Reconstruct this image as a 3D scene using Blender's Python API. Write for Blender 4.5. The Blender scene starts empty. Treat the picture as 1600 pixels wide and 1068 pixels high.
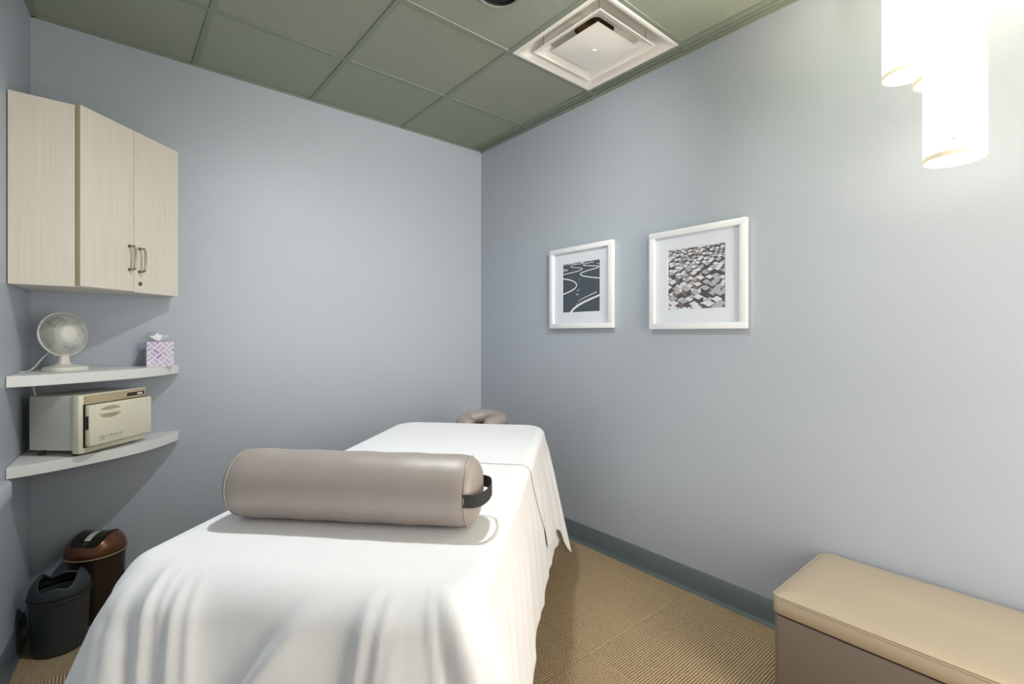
import bpy, bmesh, math, random
from mathutils import Vector, Matrix
PI = math.pi
S = bpy.context.scene
COL = S.collection
rnd = random.Random(7)

# ------------------------------------------------------------------ helpers
def lin(r, g, b):
    def c(v):
        v /= 255.0
        return v / 12.92 if v <= .04045 else ((v + .055) / 1.055) ** 2.4
    return (c(r), c(g), c(b), 1)

def obj(name, bm, mats, parent=None, smooth=35, loc=None):
    me = bpy.data.meshes.new(name)
    bmesh.ops.recalc_face_normals(bm, faces=bm.faces)
    bm.to_mesh(me); bm.free()
    for m in (mats if isinstance(mats, (list, tuple)) else [mats]):
        me.materials.append(m)
    if smooth:
        me.shade_smooth()
        me.set_sharp_from_angle(angle=math.radians(smooth))
    o = bpy.data.objects.new(name, me)
    COL.objects.link(o)
    if parent: o.parent = parent
    if loc: o.location = loc
    return o

def tag(o, label, cat, group=None):
    o['label'] = label; o['category'] = cat
    if group: o['group'] = group
    return o

def thing(name, label, cat, loc=(0, 0, 0), rz=0, group=None):
    o = bpy.data.objects.new(name, None); COL.objects.link(o)
    o.empty_display_size = .1
    o.location = loc; o.rotation_euler = (0, 0, rz)
    return tag(o, label, cat, group)

def struct(name, bm, m, smooth=35):
    o = obj(name, bm, m, None, smooth); o['kind'] = 'structure'; return o

def NB(): return bmesh.new()

def merge(bm, src, M=None, mi=0):
    if M is not None: bmesh.ops.transform(src, matrix=M, verts=src.verts)
    for f in src.faces: f.material_index = mi
    me = bpy.data.meshes.new('t'); src.to_mesh(me); src.free()
    bm.from_mesh(me); bpy.data.meshes.remove(me)

def box(bm, x0, x1, y0, y1, z0, z1, bev=0, seg=2, M=None, mi=0):
    t = NB()
    bmesh.ops.create_cube(t, size=1)
    for v in t.verts:
        v.co = Vector(((x0 + x1) / 2 + v.co.x * (x1 - x0), (y0 + y1) / 2 + v.co.y * (y1 - y0), (z0 + z1) / 2 + v.co.z * (z1 - z0)))
    if bev: bmesh.ops.bevel(t, geom=t.edges[:], offset=bev, segments=seg, affect='EDGES', profile=.5)
    merge(bm, t, M, mi)

def prism(bm, pts, z0, z1, bev=0, seg=2, M=None, mi=0):
    t = NB()
    b = [t.verts.new((p[0], p[1], z0)) for p in pts]
    u = [t.verts.new((p[0], p[1], z1)) for p in pts]
    n = len(pts)
    t.faces.new(list(reversed(b))); t.faces.new(u)
    for i in range(n): t.faces.new((b[i], b[(i + 1) % n], u[(i + 1) % n], u[i]))
    bmesh.ops.recalc_face_normals(t, faces=t.faces)
    if bev:
        es = [e for e in t.edges if e.calc_face_angle(0) > .5]
        bmesh.ops.bevel(t, geom=es, offset=bev, segments=seg, affect='EDGES', profile=.5)
    merge(bm, t, M, mi)

def lathe(bm, prof, seg=32, M=None, mi=0, sx=1, sy=1):
    t = NB(); rings = []
    for r, z in prof:
        if r < 1e-6: rings.append([t.verts.new((0, 0, z))])
        else: rings.append([t.verts.new((r * sx * math.cos(2 * PI * i / seg), r * sy * math.sin(2 * PI * i / seg), z)) for i in range(seg)])
    for a, b in zip(rings, rings[1:]):
        for i in range(seg):
            j = (i + 1) % seg
            if len(a) == 1 and len(b) == 1: continue
            if len(a) == 1: t.faces.new((a[0], b[j], b[i]))
            elif len(b) == 1: t.faces.new((a[i], a[j], b[0]))
            else: t.faces.new((a[i], a[j], b[j], b[i]))
    merge(bm, t, M, mi)

def tube(bm, path, r, seg=8, closed=False, M=None, mi=0, flat=None):
    t = NB(); P = [Vector(p) for p in path]; n = len(P); rings = []
    up = None
    for i in range(n):
        a = P[i - 1] if (i or closed) else P[i]
        b = P[(i + 1) % n] if (i < n - 1 or closed) else P[i]
        d = (b - a).normalized()
        if up is None:
            up = Vector((0, 0, 1)) if abs(d.z) < .9 else Vector((1, 0, 0))
        s = d.cross(up).normalized(); up = s.cross(d).normalized()
        ru, rs = (flat if flat else (r, r))
        rings.append([t.verts.new(P[i] + s * rs * math.cos(2 * PI * k / seg) + up * ru * math.sin(2 * PI * k / seg)) for k in range(seg)])
    m = n if closed else n - 1
    for i in range(m):
        a, b = rings[i], rings[(i + 1) % n]
        for k in range(seg):
            l = (k + 1) % seg
            t.faces.new((a[k], a[l], b[l], b[k]))
    if not closed:
        t.faces.new(list(reversed(rings[0]))); t.faces.new(rings[-1])
    merge(bm, t, M, mi)

def spline(pts, n=8, closed=False):
    P = [Vector(p) for p in pts]; out = []; m = len(P)
    for i in range(m if closed else m - 1):
        p0 = P[(i - 1) % m] if (closed or i > 0) else P[i]
        p1, p2 = P[i], P[(i + 1) % m]
        p3 = P[(i + 2) % m] if (closed or i < m - 2) else p2
        for k in range(n):
            t = k / n
            out.append(.5 * ((2 * p1) + (p2 - p0) * t + (2 * p0 - 5 * p1 + 4 * p2 - p3) * t * t + (3 * p1 - p0 - 3 * p2 + p3) * t ** 3))
    if not closed: out.append(P[-1])
    return out

def grid(bm, rows, closed=False, mi=0):
    t = NB()
    V = [[t.verts.new(p) for p in r] for r in rows]
    for a, b in zip(V, V[1:]):
        n = len(a)
        for i in range(n if closed else n - 1):
            t.faces.new((a[i], a[(i + 1) % n], b[(i + 1) % n], b[i]))
    merge(bm, t, None, mi)

def text_mesh(bm, s, size, M, mi=0, extrude=.0002):
    c = bpy.data.curves.new('t', 'FONT'); c.body = s; c.size = size; c.extrude = extrude; c.resolution_u = 2
    c.align_x = 'LEFT'
    o = bpy.data.objects.new('t', c); COL.objects.link(o)
    bpy.context.view_layer.update()
    me = bpy.data.meshes.new_from_object(o.evaluated_get(bpy.context.evaluated_depsgraph_get()))
    bpy.data.objects.remove(o); bpy.data.curves.remove(c)
    t = NB(); t.from_mesh(me); bpy.data.meshes.remove(me)
    merge(bm, t, M, mi)

# ---------------------------------------------------------------- materials
def mat(name, col, rough=.5, metal=0, spec=.5, var=.04, vscale=6., bump=0, bscale=200., emit=None, estr=0, sheen=0, coat=0):
    m = bpy.data.materials.new(name); m.use_nodes = True
    nt = m.node_tree; N = nt.nodes; p = N['Principled BSDF']
    p.inputs['Roughness'].default_value = rough
    p.inputs['Metallic'].default_value = metal
    p.inputs['Specular IOR Level'].default_value = spec
    if sheen: p.inputs['Sheen Weight'].default_value = sheen
    if coat: p.inputs['Coat Weight'].default_value = coat
    tc = N.new('ShaderNodeTexCoord')
    nz = N.new('ShaderNodeTexNoise'); nz.inputs['Scale'].default_value = vscale; nz.inputs['Detail'].default_value = 3
    nt.links.new(tc.outputs['Object'], nz.inputs['Vector'])
    mr = N.new('ShaderNodeMapRange'); mr.inputs['To Min'].default_value = 1 - var; mr.inputs['To Max'].default_value = 1 + var
    nt.links.new(nz.outputs['Fac'], mr.inputs['Value'])
    mx = N.new('ShaderNodeVectorMath'); mx.operation = 'SCALE'; mx.inputs[0].default_value = col[:3]
    nt.links.new(mr.outputs['Result'], mx.inputs['Scale'])
    nt.links.new(mx.outputs['Vector'], p.inputs['Base Color'])
    if bump:
        nb = N.new('ShaderNodeTexNoise'); nb.inputs['Scale'].default_value = bscale; nb.inputs['Detail'].default_value = 4
        nt.links.new(tc.outputs['Object'], nb.inputs['Vector'])
        bp = N.new('ShaderNodeBump'); bp.inputs['Strength'].default_value = bump; bp.inputs['Distance'].default_value = .002
        nt.links.new(nb.outputs['Fac'], bp.inputs['Height']); nt.links.new(bp.outputs['Normal'], p.inputs['Normal'])
    if emit:
        p.inputs['Emission Color'].default_value = emit; p.inputs['Emission Strength'].default_value = estr
    return m

M_wall = mat('wall_paint', lin(179, 187, 197), rough=.42, spec=.35, var=.02, vscale=1.5, bump=.12, bscale=260)
M_ceil = mat('ceiling_tile', lin(156, 163, 148), rough=.9, spec=.2, var=.05, vscale=30, bump=.35, bscale=140)
M_grid = mat('ceiling_grid', lin(140, 148, 134), rough=.6, spec=.3, var=.02)
M_base = mat('rubber_base', lin(98, 111, 116), rough=.28, spec=.5, var=.03)
M_vent = mat('vent_enamel', lin(250, 246, 238), rough=.45, var=.01)
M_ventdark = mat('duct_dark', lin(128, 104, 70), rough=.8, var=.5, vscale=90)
M_black = mat('black_baffle', lin(30, 36, 33), rough=.6, var=.05)
M_frame = mat('white_frame', lin(241, 243, 246), rough=.35, var=.01)
M_matb = mat('mat_board', lin(226, 230, 238), rough=.9, var=.01)
M_sheet = mat('white_sheet', lin(243, 243, 245), rough=.9, spec=.2, var=.01, vscale=8, bump=.25, bscale=700, sheen=.1)
M_vinyl = mat('taupe_vinyl', lin(160, 149, 143), rough=.46, spec=1.0, var=.03, bump=.12, bscale=420)
M_vinyl2 = mat('beige_lamplit_vinyl', lin(184, 169, 147), rough=.36, spec=.5, var=.02, bump=.1, bscale=420)  # bench lid's vinyl lightened for lamplight falling on it; seams share the colour
M_benchv = mat('bench_vinyl', lin(118, 107, 98), rough=.36, spec=.6, var=.03, bump=.12, bscale=420)
M_gap = mat('dark_gap', lin(60, 42, 26), rough=.8)
M_web = mat('black_webbing', lin(52, 53, 50), rough=.8, var=.15, vscale=250, bump=.5, bscale=900)
M_steel = mat('satin_nickel', lin(150, 140, 122), rough=.3, metal=1, var=.03)
M_white = mat('shelf_laminate', lin(238, 238, 236), rough=.4, var=.01)
M_fanw = mat('fan_plastic', lin(226, 222, 212), rough=.4, var=.02)
M_fang = mat('fan_wire', lin(226, 226, 220), rough=.35, var=.02)
M_blade = mat('fan_blade', lin(120, 122, 122), rough=.3, var=.02)
M_warm = mat('warmer_enamel', lin(236, 230, 208), rough=.35, var=.015)
M_warmside = mat('warmer_side_metal', lin(206, 206, 198), rough=.4, var=.02)
M_warmd = mat('warmer_trim', lin(190, 172, 140), rough=.4, var=.02)
M_ink = mat('grey_ink', lin(168, 166, 158), rough=.6, var=.02)
M_inkd = mat('dark_ink', lin(40, 36, 32), rough=.6, var=.02)
M_dark = mat('dark_plastic', lin(58, 44, 34), rough=.5, var=.05)
M_bin = mat('black_bin_plastic', lin(52, 57, 61), rough=.42, var=.06, bump=.1, bscale=300)
M_brown = mat('bronze_bin_plastic', lin(112, 70, 46), rough=.22, metal=.35, var=.1, vscale=14)
M_binb = mat('dark_bronze_plastic', lin(52, 42, 34), rough=.24, metal=.2, var=.08)
M_flap = mat('flap_black_plastic', lin(34, 32, 26), rough=.35, var=.08)
M_lab = mat('paper_label', lin(228, 224, 216), rough=.7, var=.02)
M_tissue = mat('tissue_paper', lin(245, 246, 248), rough=.9, var=.01)
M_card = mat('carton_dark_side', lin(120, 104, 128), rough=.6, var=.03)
M_shade = mat('linen_shade', lin(250, 244, 228), rough=.9, var=.02, vscale=300, emit=(1, .94, .84, 1), estr=.95)
M_hem = mat('linen_hem', lin(244, 232, 204), rough=.9, var=.03, vscale=300, emit=(1, .84, .6, 1), estr=.22)
M_diff = mat('lamp_diffuser', lin(255, 252, 245), rough=.6, var=.005, emit=(1, .95, .85, 1), estr=6)
M_cord = mat('white_cord', lin(214, 212, 206), rough=.5)
M_lamp = mat('unlit_lamp', lin(60, 62, 60), rough=.3)

def wood_mat():
    m = mat('pale_wood_laminate', lin(216, 208, 192), rough=.45, spec=.4, var=.03)
    nt = m.node_tree; N = nt.nodes; p = N['Principled BSDF']
    tc = N.new('ShaderNodeTexCoord'); mp = N.new('ShaderNodeMapping'); mp.inputs['Scale'].default_value = (95, 95, 1.6)
    nz = N.new('ShaderNodeTexNoise'); nz.inputs['Scale'].default_value = 2.2; nz.inputs['Detail'].default_value = 6; nz.inputs['Roughness'].default_value = .65
    cr = N.new('ShaderNodeValToRGB')
    cr.color_ramp.elements[0].position = .2; cr.color_ramp.elements[0].color = lin(218, 210, 197)
    cr.color_ramp.elements[1].position = .8; cr.color_ramp.elements[1].color = lin(236, 229, 217)
    nt.links.new(tc.outputs['Object'], mp.inputs['Vector']); nt.links.new(mp.outputs['Vector'], nz.inputs['Vector'])
    nt.links.new(nz.outputs['Fac'], cr.inputs['Fac']); nt.links.new(cr.outputs['Color'], p.inputs['Base Color'])
    return m
M_wood = wood_mat()
M_woodedge = mat('beige_edge_band', lin(196, 182, 146), rough=.5, var=.03)

def carpet_mat():
    m = bpy.data.materials.new('ribbed_carpet_tile'); m.use_nodes = True
    nt = m.node_tree; N = nt.nodes; L = nt.links; p = N['Principled BSDF']
    p.inputs['Roughness'].default_value = .95; p.inputs['Specular IOR Level'].default_value = .1
    tc = N.new('ShaderNodeTexCoord')
    off = N.new('ShaderNodeVectorMath'); off.operation = 'ADD'; off.inputs[1].default_value = (5 * 1.22 - 1.508, 5 * 1.22 - 1.30, .3)
    L.new(tc.outputs['Object'], off.inputs[0])
    ck = N.new('ShaderNodeTexChecker'); ck.inputs['Scale'].default_value = 1 / .61
    ck.inputs['Color1'].default_value = (1, 1, 1, 1); ck.inputs['Color2'].default_value = (0, 0, 0, 1)
    L.new(off.outputs['Vector'], ck.inputs['Vector'])
    nd = N.new('ShaderNodeTexNoise'); nd.inputs['Scale'].default_value = 90; nd.inputs['Detail'].default_value = 2
    L.new(tc.outputs['Object'], nd.inputs['Vector'])
    def wave(d):
        w = N.new('ShaderNodeTexWave'); w.wave_type = 'BANDS'; w.bands_direction = d
        w.inputs['Scale'].default_value = 2 * PI / .0105 / 20 ; w.inputs['Distortion'].default_value = 1.6
        w.inputs['Detail'].default_value = 2; w.inputs['Detail Scale'].default_value = 6
        L.new(tc.outputs['Object'], w.inputs['Vector']); return w
    wx, wy = wave('X'), wave('Y')
    mx = N.new('ShaderNodeMix'); mx.data_type = 'FLOAT'
    L.new(ck.outputs['Fac'], mx.inputs['Factor']); L.new(wx.outputs['Fac'], mx.inputs[2]); L.new(wy.outputs['Fac'], mx.inputs[3])
    n2 = N.new('ShaderNodeTexNoise'); n2.inputs['Scale'].default_value = 260; n2.inputs['Detail'].default_value = 3
    L.new(tc.outputs['Object'], n2.inputs['Vector'])
    ad = N.new('ShaderNodeMath'); ad.operation = 'MULTIPLY_ADD'; ad.inputs[1].default_value = .62
    L.new(mx.outputs[0], ad.inputs[0])
    m2 = N.new('ShaderNodeMath'); m2.operation = 'MULTIPLY_ADD'; m2.inputs[1].default_value = 1.3; m2.inputs[2].default_value = -.42
    L.new(n2.outputs['Fac'], m2.inputs[0]); L.new(m2.outputs[0], ad.inputs[2])
    cr = N.new('ShaderNodeValToRGB'); e = cr.color_ramp.elements
    e[0].position = .12; e[0].color = lin(82, 64, 44); e[1].position = .95; e[1].color = lin(218, 197, 166)
    e.new(.5).color = lin(168, 143, 110)
    L.new(ad.outputs[0], cr.inputs['Fac']); L.new(cr.outputs['Color'], p.inputs['Base Color'])
    bp = N.new('ShaderNodeBump'); bp.inputs['Strength'].default_value = .6; bp.inputs['Distance'].default_value = .004
    L.new(ad.outputs[0], bp.inputs['Height']); L.new(bp.outputs['Normal'], p.inputs['Normal'])
    return m
M_carpet = carpet_mat()

# ------------------------------------------------------------------ setting
XR, YB, ZC, YF = 2.27, 3.075, 2.743, -1.0
SL = .0656
def xl(y): return -.262 - SL * (YB - y)      # the side wall runs very slightly out of square

bm = NB(); box(bm, xl(YF) - .1, XR + .1, YF - .1, YB + .1, -.1, 0); struct('floor', bm, M_carpet, 0)
bm = NB(); box(bm, -.5, XR + .12, YB, YB + .12, 0, ZC + .25); struct('wall_back', bm, M_wall, 0)
bm = NB(); box(bm, XR, XR + .12, YF - .1, YB, 0, ZC + .25); struct('wall_right', bm, M_wall, 0)
bm = NB(); prism(bm, [(xl(YF - .1) - .12, YF - .1), (xl(YF - .1), YF - .1), (xl(YB), YB), (xl(YB) - .12, YB)], 0, ZC + .25)
struct('wall_left', bm, M_wall, 0)
bm = NB()                                     # unseen entrance wall, its doorway placed to suit the added fill light
box(bm, xl(YF) - .1, .93, YF - .1, YF, 0, ZC + .25); box(bm, 1.87, XR + .1, YF - .1, YF, 0, ZC + .25); box(bm, .93, 1.87, YF - .1, YF, 2.15, ZC + .25)
struct('wall_front', bm, M_wall, 0)

# suspended ceiling: 2 ft grid
GX = [-.86, -.25, .36, .967, 1.577, 2.193]
GY = [-1.146, -.536, .073, .682, 1.292, 1.897, 2.505]
TB = .012
CAN = (1.272, 1.595)
bm = NB()
xs = GX + [XR]; ys = GY + [YB]
ZT = ZC + .006
for i in range(len(xs) - 1):
    for j in range(len(ys) - 1):
        x0, x1, y0, y1 = xs[i] + TB * .6, xs[i + 1] - TB * .6, ys[j] + TB * .6, ys[j + 1] - TB * .6
        if i == 4 and j == 4: continue                        # the diffuser sits here
        if i == 3 and j == 4:                                 # tile with the round cut-out
            n = 48; cx, cy = CAN; R = .09
            inn, out = [], []
            for k in range(n):
                a = 2 * PI * k / n; c, s = math.cos(a), math.sin(a)
                inn.append((cx + R * c, cy + R * s, ZT))
                m = min((((x1 if c > 0 else x0) - cx) / c) if abs(c) > 1e-6 else 9, (((y1 if s > 0 else y0) - cy) / s) if abs(s) > 1e-6 else 9)
                out.append((cx + m * c, cy + m * s, ZT))
            grid(bm, [[(p[0], p[1], ZT + .01) for p in inn], inn, out], closed=True); continue
        box(bm, x0, x1, y0, y1, ZT, ZT + .012)
struct('ceiling', bm, M_ceil, 0)
bm = NB()
for x in GX: box(bm, x - TB, x + TB, YF, YB, ZC, ZC + .0055)
for j, y in enumerate(GY):
    for a, b in zip(xs, xs[1:]): box(bm, a + TB, b - TB, y - TB, y + TB, ZC, ZC + .0055)
struct('trim_1', bm, M_grid, 0)
bm = NB()                                     # wall angle with its shadow step
box(bm, XR - .022, XR, YF, YB, ZC - .002, ZC + .004); box(bm, XR - .05, XR - .036, YF, YB, ZC - .001, ZC + .005)
box(bm, XR - .012, XR, YF, YB, ZC - .012, ZC - .002)
box(bm, xl(YB), XR - .024, YB - .012, YB, ZC - .003, ZC + .005)
struct('trim_2', bm, M_grid, 0)
bm = NB(); prism(bm, [(xl(YF), YF), (xl(YF) + .016, YF), (xl(YB) + .016, YB), (xl(YB), YB)], ZC - .003, ZC + .005)
struct('trim_3', bm, M_grid, 0)
bm = NB(); box(bm, -.9, XR + .1, YF - .1, YB + .1, ZC + .26, ZC + .3); struct('ceiling_slab', bm, M_grid, 0)

# cove base with its little toe
def cove(p0, p1, n, name):
    bm = NB(); prof = [(0, .12), (.003, .121), (.006, .118), (.006, .022), (.009, .012), (.016, .006), (.017, 0), (0, 0)]
    rows = [[(p[0] + n[0] * a, p[1] + n[1] * a, z) for a, z in prof] for p in (p0, p1)]
    grid(bm, rows, closed=True); struct(name, bm, M_base, 60)
cove((XR, YF), (XR, YB), (-1, 0), 'baseboard_right')
cove((xl(YB) + .017, YB), (XR - .017, YB), (0, -1), 'baseboard_back')
cove((xl(YF), YF), (xl(YB), YB), (1, -.0656), 'baseboard_left')

# ------------------------------------------------------------ ceiling vent
t = thing('ceiling_vent', 'white square ceiling diffuser with nested cones set in the grey tile grid', 'vent', (1.885, 1.5945, ZC))
H = .2935
def sq(h, z): return [(-h, -h, z), (h, -h, z), (h, h, z), (-h, h, z)]
def rsq(h, r, z, n=6):
    out = []
    for cx, cy, a0 in ((1, -1, -90), (1, 1, 0), (-1, 1, 90), (-1, -1, 180)):
        for k in range(n + 1):
            a = math.radians(a0 + 90 * k / n)
            out.append((cx * (h - r) + r * math.cos(a), cy * (h - r) + r * math.sin(a), z))
    return out
bm = NB()
rows = [rsq(H, .002, .006), rsq(H, .002, -.003), rsq(H - .010, .003, -.006), rsq(.268, .02, .000), rsq(.256, .04, .012), rsq(.242, .06, .036), rsq(.224, .07, .062), rsq(.19, .07, .082), rsq(.125, .05, .092), rsq(.08, .035, .096)]
grid(bm, rows, closed=True); obj('frame', bm, M_vent, t, 40)
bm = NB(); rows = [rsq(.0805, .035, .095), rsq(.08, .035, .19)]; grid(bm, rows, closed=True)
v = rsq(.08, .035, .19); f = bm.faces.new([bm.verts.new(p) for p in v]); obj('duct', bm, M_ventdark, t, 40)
bm = NB(); grid(bm, [rsq(.162, .012, .034), rsq(.208, .005, .004), rsq(.217, .003, -.001), rsq(.214, .003, -.004), rsq(.206, .004, .000), rsq(.158, .01, .031), rsq(.162, .012, .034)], closed=True)
obj('cone', bm, M_vent, t, 30)
bm = NB()
h = .150; q = .082
o = [bm.verts.new(p) for p in sq(h, .000)]
i4 = [bm.verts.new(p) for p in ((0, -q, -.009), (q, 0, -.009), (0, q, -.009), (-q, 0, -.009))]
bm.faces.new(i4)
for k in range(4):
    bm.faces.new((o[k], o[(k + 1) % 4], i4[k])); bm.faces.new((o[(k + 1) % 4], i4[(k + 1) % 4], i4[k]))
lip = [bm.verts.new(p) for p in sq(h - .004, .006)]
top = [bm.verts.new(p) for p in sq(.09, .040)]
for k in range(4):
    bm.faces.new((o[k], lip[k], lip[(k + 1) % 4], o[(k + 1) % 4])); bm.faces.new((lip[k], top[k], top[(k + 1) % 4], lip[(k + 1) % 4]))
bm.faces.new(top)
lathe(bm, [(0, -.013), (.008, -.013), (.0105, -.0115), (.011, -.008)], 20)
obj('plaque', bm, M_vent, t, 8)
for sx, sy in ((1, 1), (1, -1), (-1, 1), (-1, -1)):
    bm = NB(); tube(bm, [(sx * .18, sy * .18, .02), (sx * .18, sy * .18, .075)], .0014, 8)
    obj('hanger_wire', bm, M_steel, t)

# ------------------------------------------------------- recessed downlight
t = thing('downlight', 'round black recessed downlight in the ceiling tile beside the white vent', 'ceiling light', (CAN[0], CAN[1], ZC))
bm = NB(); lathe(bm, [(.088, .018), (.088, .006), (.096, .0045), (.097, .001), (.093, -.001), (.083, .001), (.081, .02)], 48); obj('trim_ring', bm, M_grid, t)
bm = NB(); lathe(bm, [(.081, .003), (.079, .02), (.074, .022), (.073, .04), (.068, .042), (.066, .06), (.06, .062), (.056, .1)], 48); obj('baffle', bm, M_black, t)
bm = NB(); lathe(bm, [(.056, .1), (.05, .09), (.03, .082), (0, .079)], 32); obj('lamp', bm, M_lamp, t)

# ----------------------------------------------------------------- pendants
def pendant(x, y, z, label, h=.42):
    t = thing('pendant_lamp', label, 'pendant lamp', (x, y, z), 0, 'linen pendant cylinders over the bench')
    R = .0625
    bm = NB(); lathe(bm, [(R - .002, .012), (R, .012), (R, h), (R - .002, h), (R - .002, .012)], 48); obj('shade', bm, M_shade, t)
    bm = NB(); lathe(bm, [(R - .0028, .0), (R + .0003, .0), (R + .0008, .002), (R + .0005, .012), (R - .0028, .012), (R - .0028, .0)], 48); obj('hem_band', bm, M_hem, t)
    bm = NB(); lathe(bm, [(0, .004), (R - .003, .004), (R - .003, .007), (0, .007)], 48); obj('diffuser', bm, M_diff, t)
    bm = NB()
    for k in range(3):
        a = 2 * PI * k / 3 + .4; tube(bm, [(0, 0, h - .03), ((R - .001) * math.cos(a), (R - .001) * math.sin(a), h - .03)], .0016, 6)
    lathe(bm, [(0, h - .045), (.012, h - .045), (.012, h - .01), (0, h - .01)], 16); obj('spider_fitter', bm, M_frame, t)
    bm = NB(); tube(bm, [(0, 0, h - .01), (0, 0, ZC - .02 - z)], .003, 8); obj('cord', bm, M_cord, t)
    bm = NB(); lathe(bm, [(0, ZC - .022 - z), (.045, ZC - .022 - z), (.05, ZC - .016 - z), (.05, ZC - .001 - z), (0, ZC - .001 - z)], 32); obj('canopy', bm, M_frame, t)
    return t
LAMPS = ((1.678, .217, 1.752), (1.968, .369, 2.130), (1.855, .269, 2.035), (2.030, .054, 2.210))
low = pendant(*LAMPS[0], 'lit white linen cylinder pendant hanging lowest and largest over the bench')
bm = NB(); a_ = math.atan2(-LAMPS[0][1], -LAMPS[0][0])
box(bm, .0624, .0634, -.003, .003, .036, .0385, 0, 1, Matrix.Rotation(a_, 4, 'Z')); obj('tag', bm, M_woodedge, low)
pendant(*LAMPS[1], 'lit linen cylinder pendant on the side of the framed pictures, half behind the lowest one')
pendant(*LAMPS[2], 'lit linen cylinder pendant hidden behind the lowest one except for a lower corner')
pendant(*LAMPS[3], 'linen cylinder pendant cut to a thin bright sliver at the picture edge')

# ------------------------------------------------------------ picture frames
M_slate = mat('print_slate', lin(74, 84, 94), rough=.6, var=.06)
M_pwhite = mat('print_white', lin(232, 236, 240), rough=.6, var=.01)
M_pgrey = mat('print_grey', lin(150, 156, 164), rough=.6, var=.03)
M_p1 = mat('print_top_light', lin(222, 222, 228), rough=.6, var=.05, vscale=40)
M_p2 = mat('print_top_grey', lin(178, 178, 186), rough=.6, var=.08, vscale=60)
M_p3 = mat('print_side_dark', lin(80, 79, 84), rough=.6, var=.08, vscale=40)
M_p4 = mat('print_side_brown', lin(120, 110, 100), rough=.6, var=.08, vscale=40)
def picture(y, z, label, art):
    t = thing('framed_picture', label, 'picture', (XR - .002, y, z), -PI / 2, 'white framed prints on the wall')
    W, Hh, b, D = .515, .512, .03, .03
    bm = NB()
    for x0, x1, z0, z1 in ((-W / 2, W / 2, -Hh / 2, -Hh / 2 + b), (-W / 2, W / 2, Hh / 2 - b, Hh / 2), (-W / 2, -W / 2 + b, -Hh / 2 + b - .001, Hh / 2 - b + .001), (W / 2 - b, W / 2, -Hh / 2 + b - .001, Hh / 2 - b + .001)):
        box(bm, x0, x1, -D, 0, z0, z1, .0018)
    obj('frame', bm, M_frame, t)
    bm = NB()
    i, jx, jz = W / 2 - b + .002, .154, .157
    grid(bm, [[(-i, -.013, -i), (i, -.013, -i), (i, -.013, i), (-i, -.013, i)], [(-jx, -.013, -jz), (jx, -.013, -jz), (jx, -.013, jz), (-jx, -.013, jz)], [(-jx + .003, -.011, -jz + .003), (jx - .003, -.011, -jz + .003), (jx - .003, -.011, jz - .003), (-jx + .003, -.011, jz - .003)]], closed=True)
    obj('mat_board', bm, M_matb, t, 0)
    art(t, .152, .155)
def flat(bm, pts, y, mi):
    f = bm.faces.new([bm.verts.new((p[0], y, p[1])) for p in pts]); f.material_index = mi
def clip(poly, w, h):
    for ax, lim, sg in ((0, w, 1), (0, -w, -1), (1, h, 1), (1, -h, -1)):
        out = []
        for a, b in zip(poly, poly[1:] + poly[:1]):
            ia, ib = sg * (lim - a[ax]) >= 0, sg * (lim - b[ax]) >= 0
            if ia: out.append(a)
            if ia != ib:
                k = (lim - a[ax]) / (b[ax] - a[ax]); out.append((a[0] + k * (b[0] - a[0]), a[1] + k * (b[1] - a[1])))
        poly = out
        if len(poly) < 3: return None
    return poly
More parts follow.
